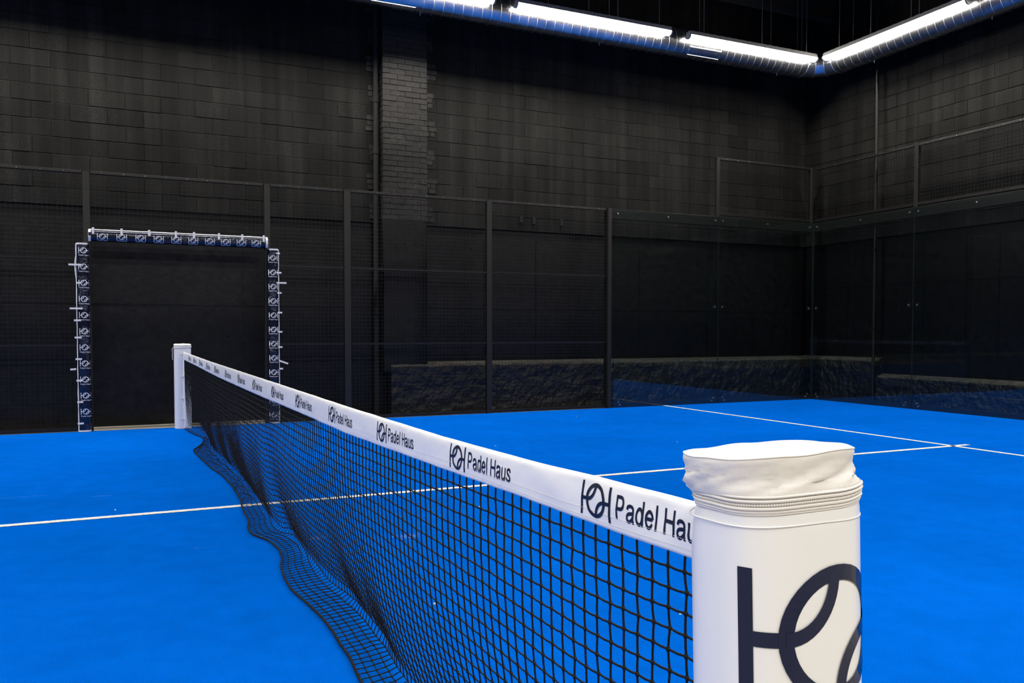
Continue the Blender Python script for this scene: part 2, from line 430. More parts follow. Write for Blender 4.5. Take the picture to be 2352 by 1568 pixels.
# ------------------------------------------------------------------ emblem and lettering (printed marks)
def emblem_strips(n=40):
    """list of strips of (left, right) 2-D points; height 1, centred on 0"""
    out = []
    for sx in (-1, 1):
        out.append([((sx*.725-.054, -.5+i/16), (sx*.725+.054, -.5+i/16)) for i in range(17)])
        a, c = sorted((sx*.68, sx*.43))
        out.append([((a+(c-a)*i/6, -.055), (a+(c-a)*i/6, .055)) for i in range(7)])
    out.append([((.385*cos(2*PI*i/n), .385*sin(2*PI*i/n)), (.5*cos(2*PI*i/n), .5*sin(2*PI*i/n))) for i in range(n+1)])
    for sg in (1, -1):
        R = .443; st = []
        for i in range(n//3+1):
            a = -PI/2 + (PI/2)*i/(n//3)
            cx, cy = -R, R
            st.append(((sg*(cx+(R-.052)*cos(a)*.94), sg*(cy+(R-.052)*sin(a))), (sg*(cx+(R+.052)*cos(a)*.94), sg*(cy+(R+.052)*sin(a)))))
        out.append(st)
    return out
EMB = emblem_strips(); EMB_LO = emblem_strips(24)
def emblem_mesh(mapf, lo=False, clip=None, lay=.00012):
    mb = MB()
    for li, st in enumerate(EMB_LO if lo else EMB):
        e = li*lay
        if clip is not None and all(p[0] > clip for pr in st for p in pr): continue
        a = [mapf(*p, e) for p, q in st]; c = [mapf(*q, e) for p, q in st]
        mb.rings([a, c], closed=False, smooth=False)
    return mb
NAME = 'Padel Haus'
def spline(P, n=6):
    """Catmull-Rom through 2-D points"""
    Q = [P[0]] + list(P) + [P[-1]]; out = []
    for i in range(1, len(Q)-2):
        for k in range(n):
            t_ = k/n; p0, p1, p2, p3 = Q[i-1:i+3]
            out.append(tuple(.5*(2*p1[d]+(p2[d]-p0[d])*t_+(2*p0[d]-5*p1[d]+4*p2[d]-p3[d])*t_**2+(3*p1[d]-p0[d]-3*p2[d]+p3[d])*t_**3) for d in (0, 1)))
    return out + [P[-1]]
def arc(cx, cy, rx, ry, a0, a1, n=20): return [(cx+rx*cos(math.radians(a0+(a1-a0)*i/n)), cy+ry*sin(math.radians(a0+(a1-a0)*i/n))) for i in range(n+1)]
def vbar(x, y0, y1, n=5): return [(x, y0+(y1-y0)*i/n) for i in range(n+1)]
def hbar(y, x0, x1, n=4): return [(x0+(x1-x0)*i/n, y) for i in range(n+1)]
GLYPH = {   # letter: (advance, strokes), cap height 1
    'P': (.93, [vbar(.16, 0, 1), hbar(.94, .16, .48) + arc(.48, .70, .25, .24, 90, -90, 14)[1:] + hbar(.46, .48, .16)[1:]]),
    'a': (.77, [spline([(.13, .52), (.18, .64), (.36, .685), (.54, .64), (.60, .50), (.60, .30), (.60, .13), (.64, .06), (.72, .055)]), spline([(.60, .43), (.46, .39), (.25, .36), (.12, .27), (.12, .14), (.24, .055), (.42, .08), (.60, .24)])]),
    'd': (.77, [arc(.36, .365, .24, .315, 0, 360, 28), vbar(.62, 0, 1)]),
    'e': (.77, [hbar(.385, .13, .63) + [], arc(.38, .365, .26, .315, 4, 335, 28)]),
    'l': (.31, [vbar(.155, 0, 1)]),
    'H': (1.0, [vbar(.17, 0, 1), vbar(.83, 0, 1), hbar(.53, .17, .83)]),
    'u': (.77, [vbar(.61, 0, .72), spline([(.15, .72), (.15, .45), (.15, .24), (.22, .09), (.36, .055), (.52, .11), (.61, .26)])]),
    's': (.68, [spline([(.57, .52), (.51, .64), (.34, .685), (.17, .63), (.14, .51), (.28, .41), (.46, .34), (.56, .22), (.50, .09), (.33, .055), (.15, .10), (.09, .23)])]),
}
TOTAL = sum(GLYPH[c][0] for c in NAME.replace(' ', '')) + .36
def strip_of(pts, w_=.074):
    out = []
    for i, p in enumerate(pts):
        a, c = pts[max(0, i-1)], pts[min(len(pts)-1, i+1)]
        if pts[0] == pts[-1] and i in (0, len(pts)-1): a, c = pts[-2], pts[1]
        dx, dy = c[0]-a[0], c[1]-a[1]; d = math.hypot(dx, dy) or 1
        out.append(((p[0]-dy/d*w_, p[1]+dx/d*w_), (p[0]+dy/d*w_, p[1]-dx/d*w_)))
    return out
def lettering(mapf, m, parent, post=lambda q: q):
    """the two printed words, one mesh each; mapf takes (0..1 along the line, 0..1 of cap height)"""
    x = 0
    for word in NAME.split():
        mb = MB()
        for ch in word:
            adv, strokes = GLYPH[ch]
            for st in strokes:
                S_ = strip_of(st)
                A_ = [mapf((x+p[0])/TOTAL, p[1]) for p, q in S_]; B_2 = [mapf((x+q[0])/TOTAL, q[1]) for p, q in S_]
                mb.rings([A_, B_2], closed=False, smooth=False)
            x += adv
        x += .36
        post(mb).build('lettering', m, parent)

# ------------------------------------------------------------------ the net
TA, TB = (.2005, .215), (-.0205, 9.80)
def tx(y): return .009 + TA[0] + (TB[0]-TA[0])*(y-TA[1])/(TB[1]-TA[1])
TOP = [(.2, .912), (.5, .905), (.85, .895), (1.3, .888), (2.2, .886), (3.5, .889), (4.8, .891), (6.8, .895), (9.8, .911)]
HT = [(.2, .077), (.5, .079), (.85, .074), (1.3, .077), (2.2, .092), (3, .092), (4, .098), (6, .10), (8, .09), (9.8, .088)]
def crease(y, q): return (.0022*noise.noise(Vector((y*9, q*1.5, 2))) + .0012*noise.noise(Vector((y*30+q*4, q*2, 5))))
def tape_pt(y, q, off=0):
    """front of the tape; q = 0 at the bottom edge, 1 at the very top"""
    h = lin(HT, y); top = lin(TOP, y)
    bulge = .004 + .0085*math.sqrt(max(0, 1-(q*1.0-.35)**2/.45)) if q < .93 else .0085*math.sqrt(max(0, (1-q)/.07))
    return (tx(y) - bulge - crease(y, q)*(1 if q < .9 else .4) - off, y, top-h*(1-q) + .0012*noise.noise(Vector((y*6, 0, 0))))
net = thing('net', 'black padel net with white printed headband across the blue court', 'net', (tx(5), 5, 0))
NO = Vector(net.location)
def sub(mb): mb.v = [(x-NO[0], y-NO[1], z-NO[2]) for x, y, z in mb.v]; return mb
hb = MB(); ys = []
y = TA[1]+.02
while y < TB[1]-.05: ys.append(y); y += .011 if y < 3 else .025
QS = [0, .06, .15, .3, .45, .6, .75, .85, .92, .96, .985, 1.0]
g = []
for y in ys:
    fr = [tape_pt(y, q) for q in QS]
    bk = []
    for q in QS[-2::-1]:
        p = tape_pt(y, q); d = tx(y)-p[0]; bk.append((tx(y)+d*.8, y, p[2]))
    g.append(fr+bk)
hb.rings(g, closed=True, caps=True, smooth=True)
headband = sub(hb).build('headband', M['tape'], net)
# stitched seams along the lower edge
for q in (.13, .30):
    st = MB(); y = ys[0]
    while y < 4.0:
        st.tube([tape_pt(y, q+.02*sin(y*7), .0004), tape_pt(y+.0032, q+.02*sin(y*7), .0004)], .0005, 4, False); y += .0055
    sub(st).build('stitching', M['white_fabric'], headband)
STARTS = [.603, 1.217, 1.821, 2.452, 3.082, 3.709, 4.341, 4.997, 5.677, 6.38, 7.05, 7.71, 8.34, 8.95, 9.5]
for k, y0 in enumerate(STARTS):
    H = .0625
    cy = y0-.048
    if k < 14:
        ef = lambda u, v, e: tape_pt(cy-u*.061, .515+v*.74*.078/lin(HT, cy), .0006+e)
        sub(emblem_mesh(ef, lo=k > 3)).build('emblem', M['navy_tape'], headband)
        tf = lambda u, v: tape_pt(max(TA[1]+.022, y0-.109-u*.228), .285+v*.49*.078/lin(HT, cy), .0006)
        lettering(tf, M['navy_tape'], headband, sub)

# netting -------------------------------------------------------------
OUT = [(.24, .20), (.6, .13), (1.0, .17), (1.5, .14), (2.009, .145), (2.181, .158), (2.324, .154), (2.476, .157), (2.62, .151), (2.812, .132), (3.046, .10), (3.234, .10), (3.437, .115), (3.56, .141), (3.742, .157), (3.926, .138), (3.993, .127), (4.149, .064), (4.329, .066), (4.512, .093), (4.817, .095), (4.973, .102), (5.165, .118), (5.738, .117), (6.239, .091), (6.655, .039), (7.337, -.009), (7.7, -.032), (7.833, -.027), (8.195, .067), (8.45, .105), (8.693, .122), (8.862, .104), (9.279, .026), (9.709, -.011), (9.8, -.015)]
FOLD = [(.24, .215), (.6, .25), (1.0, .29), (1.5, .27), (1.978, .257), (2.152, .28), (2.24, .292), (2.542, .282), (2.654, .295), (3.21, .255), (3.505, .24), (3.99, .252), (4.291, .192), (4.975, .199), (6.13, .197), (6.7, .16), (7.3, .13), (7.8, .12), (8.5, .16), (9.2, .08), (9.8, 0)]
def smooth_tab(tab, y, w_=.05): return (lin(tab, y-w_) + 2*lin(tab, y) + lin(tab, y+w_))/4
ROWS, CELL = 28, .0405
cols = []
y = TA[1]+.035
while y < TB[1]-.06: cols.append(y); y += CELL
def net_path(y):
    xo, xf = smooth_tab(OUT, y, .04), smooth_tab(FOLD, y, .10)
    zt = lin(TOP, y)-lin(HT, y)+.004; xt = tx(y)
    lean = .006*noise.noise(Vector((y*1.3, 0, 0)))
    P = []
    for i in range(13):                     # hanging part
        s_ = i/12; z = zt+(.065-zt)*s_
        x = xt + (xf+.006-xt)*s_**2.6 + lean*sin(PI*s_) + .010*s_*noise.noise(Vector((y*2.1, z*1.5, 8)))
        P.append((x, y, z))
    r = .05
    wv = .012*noise.noise(Vector((y*3.3, 1, 1)))
    for i in range(1, 9):                   # turn on to the floor
        a = PI/2*i/8
        P.append((xf+.006+.010*sin(2*a) - (.022+wv)*(1-cos(a)), y, .065-.047*sin(a)))
    x1 = P[-1][0]
    for i in range(1, 9):
        s_ = i/8
        P.append((x1+(xo-x1)*s_, y + .012*s_*noise.noise(Vector((y*4, 5, 2))), .018-.011*s_ + .007*abs(noise.noise(Vector((y*5, s_*3, 0))))*(1-s_) + (.026*abs(sin(2.5*PI*s_ + noise.noise(Vector((y*3, 4, 4)))*1.5))*min(1, (y-4.9)*2) if 4.9 < y < 8.6 and i < 8 else 0)))
    return [Vector(p) for p in P]
def resample(P, n):
    L_ = [0]
    for a, c in zip(P, P[1:]): L_.append(L_[-1]+(c-a).length)
    out = []; k = 0
    for i in range(n+1):
        t_ = L_[-1]*i/n
        while k < len(L_)-2 and L_[k+1] < t_: k += 1
        d = L_[k+1]-L_[k]; out.append(P[k].lerp(P[k+1], (t_-L_[k])/d if d else 0))
    return out
nm = MB(); grid = []
for y in cols:
    R = resample(net_path(y), ROWS)
    for j in range(1, ROWS+1):
        R[j] += Vector((rnd.uniform(-.0006, .0006), rnd.uniform(-.0018, .0018) + (.0009 if j % 2 else -.0009), rnd.uniform(-.0010, .0010)))
        if R[j].z < .0092: R[j].z = .0092
    grid.append(R)
for i, R in enumerate(grid):
    near = cols[i] < 3.0
    pts = []
    for j in range(ROWS):
        a, c = R[j], R[j+1]; pts += [a] + ([a.lerp(c, .5)+Vector((0, .0007, 0))] if near else [])
    pts.append(R[-1])
    nm.tube(pts, .0020 if cols[i] < 5 else .0024, 5 if near else 4, near, caps=False)
for j in range(ROWS):
    pts = []
    for i, R in enumerate(grid):
        pts.append(R[j])
        if i < len(grid)-1 and cols[i] < 3.0:
            mpt = R[j].lerp(grid[i+1][j], .5); mpt.z -= .0012; pts.append(mpt)
    nm.tube(pts, .0020 if j else .0027, 5, True, caps=False)
for i, R in enumerate(grid):
    if cols[i] > 5: break
    for j in range(ROWS): nm.ico(R[j], .0049, .8)
sub(nm).build('netting', M['rope'], net)
bc = MB(); bc.tube([R[-1] for R in grid], .0052, 7, True)
sub(bc).build('bottom_cord', M['rope'], net)

# ------------------------------------------------------------------ net posts
def super_pt(a, c, e, th):
    q, s_ = cos(th), sin(th)
    return (a*math.copysign(abs(q)**(2/e), q), c*math.copysign(abs(s_)**(2/e), s_))
def section(a, c, e=2.7, n=72):
    """points of a rounded section at equal arc length"""
    raw = [super_pt(a, c, e, 2*PI*i/1440) for i in range(1441)]
    L_ = [0]
    for p, q in zip(raw, raw[1:]): L_.append(L_[-1]+math.hypot(q[0]-p[0], q[1]-p[1]))
    out = []; k = 0
    for i in range(n):
        t_ = L_[-1]*i/n
        while L_[k+1] < t_: k += 1
        f = (t_-L_[k])/(L_[k+1]-L_[k]); out.append((raw[k][0]+(raw[k+1][0]-raw[k][0])*f, raw[k][1]+(raw[k+1][1]-raw[k][1])*f))
    return out, L_[-1]
PA, PB = .096, .082
def net_post(cx, cy, label, near):
    A, B = PA, PB
    sec, per = section(A, B, n=96)
    root = thing('net_post', label, 'net post', (cx, cy, 0))
    def rt(x, y): return (x-y)*.707/.105           # -1 .. 1 across the post
    def lean(x, y, z):
        k = (.95-z)*.022 if near else 0
        return (x+.707*k, y-.707*k, z)
    sl = MB(); rings = []
    for k in range(57):
        z = .004+.948*k/56; r = []
        for x, y in sec:
            s_ = .996
            if z > .928: s_ -= .02*((z-.928)/.024)**2
            if near and z > .88: s_ -= .13*max(0, -rt(x, y)-.35)*((z-.88)/.07)**2
            q = (.0025 if near else .004)*noise.noise(Vector((x*9+7, y*9, z*2.2)))*.96
            r.append(lean(x*(s_+q), y*(s_+q), z+(.006*rt(x, y)*(z/.95)**6 if near else 0)))
        rings.append(r)
    sl.rings(rings, caps=True, smooth=True)
    sl.build('sleeve', M['white_vinyl'], root)
    film = MB(); film.tube([(x*1.0, y*1.0, (.930 if near else .91)+.004*rt(x, y)+.004*noise.noise(Vector((x*9, y*9, 2)))) for x, y in sec], .0011, 5, True, closed=True)
    film.build('film_edge', M['white_vinyl'], root)
    def zipz(x, y): return (.006*rt(x, y) + .003*noise.noise(Vector((x*14, y*14, 2))))
    def neck(x, y): return -.09*max(0, -rt(x, y)-.35) if near else 0
    zp = MB()
    for z, r, o_ in ((.9475, .0018, .992), (.9515, .0020, 1.004), (.9600, .0020, 1.012), (.9645, .0014, 1.016)):
        zp.tube([(x*(o_+neck(x, y))+.001*noise.noise(Vector((x*20, y*20, z*9))), y*(o_+neck(x, y)), z+zipz(x, y)) for x, y in sec], r, 6, True, closed=True)
    if near:
        ts, tp = section(A, B, n=200)
        for x, y in ts: zp.ico((x*(1.004+neck(x, y)), y*(1.004+neck(x, y)), .9558+zipz(x, y)), .0019)
    zp.build('zipper', M['white_fabric'], root)
    bd = MB(); bd.rings([[(x*(.998+neck(x, y)), y*(.998+neck(x, y)), z+zipz(x, y)) for x, y in sec] for z in (.944, .952, .960, .968)], caps=False, smooth=True)
    bd.build('zipper_tape', M['white_fabric'], root)
    cp = MB(); rings = []
    prof = [(.9625, 1.006), (.9655, 1.010), (.970, 1.004), (.974, .998), (.978, .996), (.982, .996), (.986, .998), (.991, 1.003), (.996, 1.010), (1.0000, 1.013), (1.0032, 1.006), (1.0055, .985), (1.0065, .955), (1.0072, .90), (1.0078, .75), (1.008, .5), (1.008, .25), (1.008, .02)]
    for z, s_ in prof:
        r = []
        for i, (x, y) in enumerate(sec):
            u = i/96*per; env = max(0, 1-((z-.982)/.018)**2)
            fold = noise.noise(Vector((u*17 - z*70, z*18, 3 if near else 8)))
            fold = (abs(fold)-.28)*env*(.15 if near else .12)
            if not near: fold += .05*noise.noise(Vector((x*16, y*16, 4)))*env
            k = 1 if s_ > .9 else s_
            dz = (.0035*noise.noise(Vector((x*18, y*18, 3))) if s_ < 1.1 and z > .99 else 0)*k
            f = (-x-y)*.707/.105
            if near: dz += (.008*rt(x, y)*k + .004*f*k)*((z-.955)/.053)
            else: dz += (.010*y/B*k - .008)*max(0, (z-.97)/.038)
            shift = .008*min(1, max(0, (z-.963)/.012)) if near else 0
            r.append((x*(s_+fold) - .707*shift, y*(s_+fold) + .707*shift, z+dz+(zipz(x, y) if z < .975 else 0)))
        rings.append(r)
    cp.rings(rings, caps=True, smooth=True)
    cap = cp.build('cap', M['white_fabric'], root)
    pipe = MB(); pipe.tube([(p[0], p[1], p[2]+.0004) for p in rings[10]], .0011, 5, True, closed=True)
    pipe.build('cap_seam', M['white_fabric'], cap)
    return root, sec, per
near_post, sec, per = net_post(.1985, .1455, 'large white padded net post with navy emblem and zipped cap, nearest the viewer', True)
# navy emblem wrapped round the court-outward face
fine, per = section(PA, PB, n=1440)
i0 = min(range(1440), key=lambda i: abs(math.atan2(fine[i][1]/PB, fine[i][0]/PA)+PI/2))
def wrap(s_, z, off=.0006):
    f = (i0 + s_/per*1440); k = int(math.floor(f)) % 1440; t_ = f-math.floor(f)
    a, c = fine[k], fine[(k+1) % 1440]
    x, y = a[0]+(c[0]-a[0])*t_, a[1]+(c[1]-a[1])*t_
    L_ = math.hypot(x, y); k = (.95-z)*.022; return (x*(1+off/L_)+.707*k, y*(1+off/L_)-.707*k, z)
EH, EOFF = .158, .0165
emblem_mesh(lambda u, v, e: wrap(u*EH+EOFF, .805+v*EH, .0005+e)).build('emblem', M['navy'], near_post)
lettering(lambda u, v: wrap((u-.5)*.22+EOFF, .665+v*.036), M['navy'], near_post)
fp = MB()      # torn flap under the cap on the net side
R0 = []
for k in range(13):
    t_ = -1+k/6; e_ = 1-.35*t_*t_; jag = .0025*noise.noise(Vector((t_*4, 1, 0)))
    px_, py_ = .022*t_*.707, .022*t_*.707
    R0.append([(-.707*d*1.0+px_, .707*d+py_, z) for d, z in ((.092, .968), (.101*e_+.034*(1-e_), .962), (.104*e_+.03*(1-e_)+jag, .955+jag), (.094, .947), (.083, .938))])
fp.rings(R0, closed=False, smooth=True); o = fp.build('cap_flap', M['white_fabric'], near_post)
sm = o.modifiers.new('thick', 'SOLIDIFY'); sm.thickness = .0015

far_post, _, _ = net_post(-.025, 9.85, 'small white padded net post at the far end of the net, before the doorway', False)
for z in (.885, .62, .36, .115):
    mb = MB(); mb.box(-.03, .034, -.0945, -.0895, z-.010, z+.010); mb.build('strap', M['strap'], far_post, bevel=.002)
mb = MB(); mb.tube([(-.108, -.03, .962), (-.113, -.035, .94), (-.110, -.034, .90), (-.112, -.036, .86), (-.109, -.036, .815)], .003, 6); mb.build('tie_cord', M['white_fabric'], far_post)
g = []
for k in range(25):
    z = .02+.90*k/24; q = .006*noise.noise(Vector((z*5, 0, 0)))
    g.append([(-.002+q, -.088, z), (.012+q, -.097, z), (.026+q*1.6+.008*sin(z*7), -.098-.01*abs(sin(z*9)), z), (.026+q*1.6+.008*sin(z*7), -.093, z)])
mb = MB(); mb.rings(g, closed=True, smooth=True); mb.build('closing_flap', M['white_vinyl'], far_post)

# ------------------------------------------------------------------ fence along the far side of the court
FY = 10.0
def fence_post(x0, x1, y0, y1, z0, z1, label, cx=None):
    root = thing('fence_post', label, 'fence post', ((x0+x1)/2, (y0+y1)/2, z0))
    a, c = (x1-x0)/2, (y1-y0)/2
    mb = MB(); mb.box(-a, a, -c, c, 0, z1-z0)
    mb.build('post_tube', M['frame'], root, bevel=.006)
    mb = MB(); mb.box(-a-.001, a+.001, -c-.001, c+.001, z1-z0-.001, z1-z0+.004); mb.build('end_cap', M['frame'], root)
    if z0 == 0:
        mb = MB(); mb.box(-a, a, -c+.001, c+.06, .0, .012); mb.build('base_plate', M['frame'], root)
    k = .4
    while k < z1-z0:
        bt = MB(); bt.tube([(0, -c-.0005-d, k) for d in (0, .003)], .006, 8, True); bt.build('bolt', M['frame'], root); k += .4
    return root
fence_post(-1.06, -.985, FY+.004, FY+.074, 0, 3.0, 'dark fence post rising above the left side of the doorway padding')
fence_post(.951, 1.025, FY+.004, FY+.074, 0, 3.0, 'dark fence post rising above the right side of the doorway padding')
fence_post(1.953, 2.039, FY+.004, FY+.08, 0, 3.0, 'black fence post first to the right of the padded doorway')
fence_post(3.967, 4.047, FY+.004, FY+.08, 0, 3.0, 'black fence post with bluish sheen midway between doorway and glass')
fence_post(5.925, 5.985, FY-.03, FY+.10, 0, 3.0, 'black fence post where the wire mesh meets the glass')
fence_post(7.97, 8.03, FY+.016, FY+.076, 3.0, 3.94, 'short black post at left end of the raised mesh left of the corner')
fence_post(9.95, 10.01, FY+.016, FY+.076, 3.0, 3.94, 'short black corner post above the glass where the raised meshes meet')
fence_post(10.016, 10.076, 7.965, 8.035, 3.0, 3.94, 'short black post of the raised mesh on the right end wall')

def mesh_panel(label, u0, u1, z0, z1, axis, rails=(), pitch=.05, bottom=True, lights=False):
    """welded wire panel in the plane y = FY (axis 'x') or x = 10.03 (axis 'y')"""
    PW = FY+.046 if axis == 'x' else 10.046
    Q = (lambda u, z, d=0: (u, PW+d, z)) if axis == 'x' else (lambda u, z, d=0: (PW+d, u, z))
    o = Q((u0+u1)/2, z0)
    root = thing('mesh_panel', label, 'mesh panel', o)
    def loc(p): return (p[0]-o[0], p[1]-o[1], p[2]-o[2])
    def bx(mb, ua, ub, da, db, za, zb):
        p, q = loc(Q(ua, za, da)), loc(Q(ub, zb, db)); mb.box(*sorted((p[0], q[0])), *sorted((p[1], q[1])), za-o[2], zb-o[2])
    wm = MB(); n = int(round((u1-u0)/pitch))
    for i in range(1, n):
        u = u0+(u1-u0)*i/n; wm.tube([loc(Q(u, z0+.01, -.033)), loc(Q(u, z1-.015, -.033))], .0021, 4, False, caps=False)
    n = int(round((z1-z0)/pitch))
    for i in range(1, n):
        z = z0+(z1-z0)*i/n; wm.tube([loc(Q(u0, z, -.037)), loc(Q(u1, z, -.037))], .0021, 4, False, caps=False)
    wm.build('wire_mesh', M['wire'], root)
    tr = MB(); bx(tr, u0, u1, -.028, .03, z1-.034, z1); tr.build('top_rail', M['frame'], root, bevel=.003)
    if bottom:
        br = MB(); bx(br, u0, u1, -.028, .03, z0+.001, z0+.04); br.build('bottom_rail', M['frame'], root, bevel=.003)
    for z in rails:
        mr = MB(); bx(mr, u0, u1, -.028, .012, z-.013, z+.013); mr.build('middle_rail', M['frame'], root, bevel=.003)
    k = u0+.12
    while k < u1: sc_ = MB(); sc_.ico(loc(Q(k, z1-.02, -.036)), .005); sc_.build('clip', M['bolt'], root); k += .23
    return root
mesh_panel('full height wire mesh panel left of the padded doorway', -2.98, -1.065, 0, 3.0, 'x', (1.99, .99))
mesh_panel('low wire mesh panel spanning above the padded doorway', -.98, .946, 2.33, 3.0, 'x', bottom=False)
mesh_panel('narrow wire mesh panel just right of the padded doorway', 1.03, 1.948, 0, 3.0, 'x', (1.98, .99))
mesh_panel('wide wire mesh panel in front of the brick pilaster', 2.044, 3.962, 0, 3.0, 'x', (1.98, .99))
mesh_panel('wide wire mesh panel between the bluish post and the glass', 4.052, 5.92, 0, 3.0, 'x', (1.985, .99))
mesh_panel('raised wire mesh panel above the glass left of the corner', 8.035, 9.945, 3.02, 3.94, 'x')
mesh_panel('raised wire mesh panel above the glass right of the corner', 8.04, 9.985, 3.02, 3.93, 'y')
mesh_panel('raised wire mesh panel at the right edge, above the end glass', 4.0, 7.96, 3.02, 3.93, 'y')

# ------------------------------------------------------------------ glass walls
def glass_panel(label, u0, u1, axis, bolts):
    PW = 9.992
    Q = (lambda u, z, d=0: (u, PW+d, z)) if axis == 'x' else (lambda u, z, d=0: (PW+d, u, z))
    o = Q((u0+u1)/2, 0); root = thing('glass_screen', label, 'glass screen', o)
    def loc(p): return (p[0]-o[0], p[1]-o[1], p[2]-o[2])
    p, q = loc(Q(u0, .003)), loc(Q(u1, 3.0, .012)); mb = MB()
    mb.box(*sorted((p[0], q[0])), *sorted((p[1], q[1])), .003, 3.0)
    ends = (4, 5) if axis == 'x' else (2, 3)
    for i in ends: mb.m[i] = 1
    mb.m[0] = mb.m[1] = 1
    mb.build('pane', [M['glass'], M['glass_edge']], root)
    for u, z in bolts:
        bt = MB(); a, c = loc(Q(u, z, -.007)), loc(Q(u, z, .018)); bt.tube([a, c], .011, 10, True); bt.build('bolt', M['bolt'], root)
    for u, z in bolts:
        if .2 < z < 2:
            cl = MB(); a = loc(Q(u-.028, z-.035, -.004)); c = loc(Q(u+.028, z+.035, .019))
            cl.box(*sorted((a[0], c[0])), *sorted((a[1]+(.018 if axis == 'x' else 0), c[1])), z-.035, z+.035) if axis == 'x' else cl.box(a[0]+.018, c[0], *sorted((a[1], c[1])), z-.035, z+.035)
            cl.build('clamp', M['frame'], root)
B_ = lambda a, c: [(a+.07, 2.93), ((a+c)/2, 2.93), (c-.07, 2.93), (a+.07, 1.55), (c-.07, 1.55), (a+.09, .09), (c-.09, .09), (a+.12, .045), (c-.12, .045)]
glass_panel('clear glass panel beside the wire mesh fence', 6.03, 7.996, 'x', B_(6.03, 7.996)[:3]+B_(6.03, 7.996)[4:])
glass_panel('clear glass panel left of the court corner, under raised mesh', 8.004, 9.985, 'x', B_(8.004, 9.985))
glass_panel('clear glass panel right of the court corner, on the end wall', 8.004, 9.985, 'y', B_(8.004, 9.985))
glass_panel('clear glass panel at the right edge of the view, on the end wall', 6.004, 7.996, 'y', B_(6.004, 7.996))
for nm_, u0, u1, axis, lb in (('glass_rail', 5.99, 10.09, 'x', 'black steel rail bolted along the top of the glass left of the corner'), ('glass_rail', 5.0, 10.0, 'y', 'black steel rail bolted along the top of the glass right of the corner')):
    mb = MB()
    if axis == 'x': mb.box(u0, u1, 10.012, 10.072, 2.85, 3.0)
    else: mb.box(10.012, 10.072, u0, u1, 2.85, 3.0)
    tag(mb.build(nm_, M['frame'], bevel=.004), lb, 'rail')
for u0, u1, axis, lb in ((5.99, 10.09, 'x', 'low black rail under the glass left of the corner'), (5.0, 10.0, 'y', 'low black rail under the glass right of the corner')):
    mb = MB()
    if axis == 'x': mb.box(u0, u1, 10.012, 10.06, -.012, .07)
    else: mb.box(10.012, 10.06, u0, u1, -.012, .07)
    tag(mb.build('glass_base_rail', M['frame'], bevel=.004), lb, 'rail')

# ------------------------------------------------------------------ padded doorway
def pad(label, x0, x1, z0, z1, vertical, depth=.105):
    o = ((x0+x1)/2, FY-.005, z0); root = thing('door_pad', label, 'post padding', o)
    hw = (x1-x0)/2 if vertical else (z1-z0)/2
    L_ = (z1-z0) if vertical else (x1-x0)
    E_ = 3.4
    def front(c): return depth*(max(0, 1-abs(c/hw)**E_))**(1/E_)
    def P(c, l, off=0):
        d = front(c)
        p = (c, -d, l) if vertical else (l-L_/2, -d, c+hw)
        q = .004*noise.noise(Vector((p[0]*6+x0, p[1]*5, p[2]*6)))          # soft dents of the vinyl
        return (p[0]+(q if vertical else 0), p[1]+q-off, p[2]+(0 if vertical else q))
    mb = MB(); g = []; n = 44; m_ = int(L_/.02)
    for k in range(m_+1):
        l = L_*k/m_; r = []
        for i in range(n+1):
            a = PI*i/n; c = -hw*math.copysign(abs(cos(a))**(2/E_), cos(a))
            r.append(P(c, l))
        g.append(r)
    if vertical: mb.rings(g, closed=True, caps=True, smooth=True)
    else: mb.rings(g[::-1], closed=True, caps=True, smooth=True)
    body = mb.build('pad_body', M['navy_vinyl'], root)
    return root, P, hw, L_, body
def strap(root, x0, x1, z0, z1, y, rot=0):
    mb = MB(); cx, cz = (x0+x1)/2, (z0+z1)/2
    g = []; ang = rot
    for k in range(7):
        s_ = -1+2*k/6; u = (x1-x0)/2*s_
        yy = y - .004*abs(sin(k*1.9))
        g.append([(cx+u*cos(ang)-v*sin(ang), yy+d, cz+u*sin(ang)+v*cos(ang)) for v, d in ((-(z1-z0)/2, 0), ((z1-z0)/2, 0), ((z1-z0)/2, .003), (-(z1-z0)/2, .003))])
    mb.rings(g, closed=True, smooth=False); mb.build('strap', M['strap'], root)
def px_x(u): return -1.005 + (u-203)*(1.98/409)      # along the lintel (x from the left end)

# lintel
lr, P, hw, L_, body = pad('long navy pad with white emblems across the top of the doorway', -1.0, .975, 2.187, 2.317, False)
ox = (-1.0+.975)/2
def trim_tube(pts, r, root, name='white_trim', s=8):
    mb = MB(); mb.tube(pts, r, s, True); return mb.build(name, M['strap'], root)
trim_tube([(-L_/2+L_*k/60, -.072+.004*sin(k*.9), 2*hw-.003+.003*noise.noise(Vector((k*.4, 0, 0)))) for k in range(61)], .0085, lr)
for sx in (-1, 1):
    mb = MB(); r = []
    for k in (0, 1):
        xx = sx*(L_/2+.003) - sx*k*.026
        r.append([(xx, p[1], p[2]) for p in [P(-hw*cos(PI*i/24)*.9999, L_/2, .003) for i in range(25)]])
    mb.rings(r if sx < 0 else r[::-1], closed=True, caps=True, smooth=True); mb.build('white_trim', M['strap'], lr)
for u in (214, 274.7, 335, 394.6, 436, 494, 549.5, 602):
    x = px_x(u)-ox; strap(lr, x-.012, x+.012, 2*hw-.055+.004*sin(u), 2*hw+.020, -.118)
for u in (233.4, 274.7, 315.8, 355.9, 395.4, 434.2, 472.7, 510.2, 547.7, 583.9):
    x = px_x(u)-ox; zc = .058 - .004
    emblem_mesh(lambda a, c, e: P(zc+c*.066-hw, x+L_/2+a*.070, .0015+e*3), lo=True).build('emblem', M['print'], body)
    lettering(lambda a, c: P(.006+c*.0135-hw, x+L_/2+(a-.5)*.105, .0015), M['print'], body)
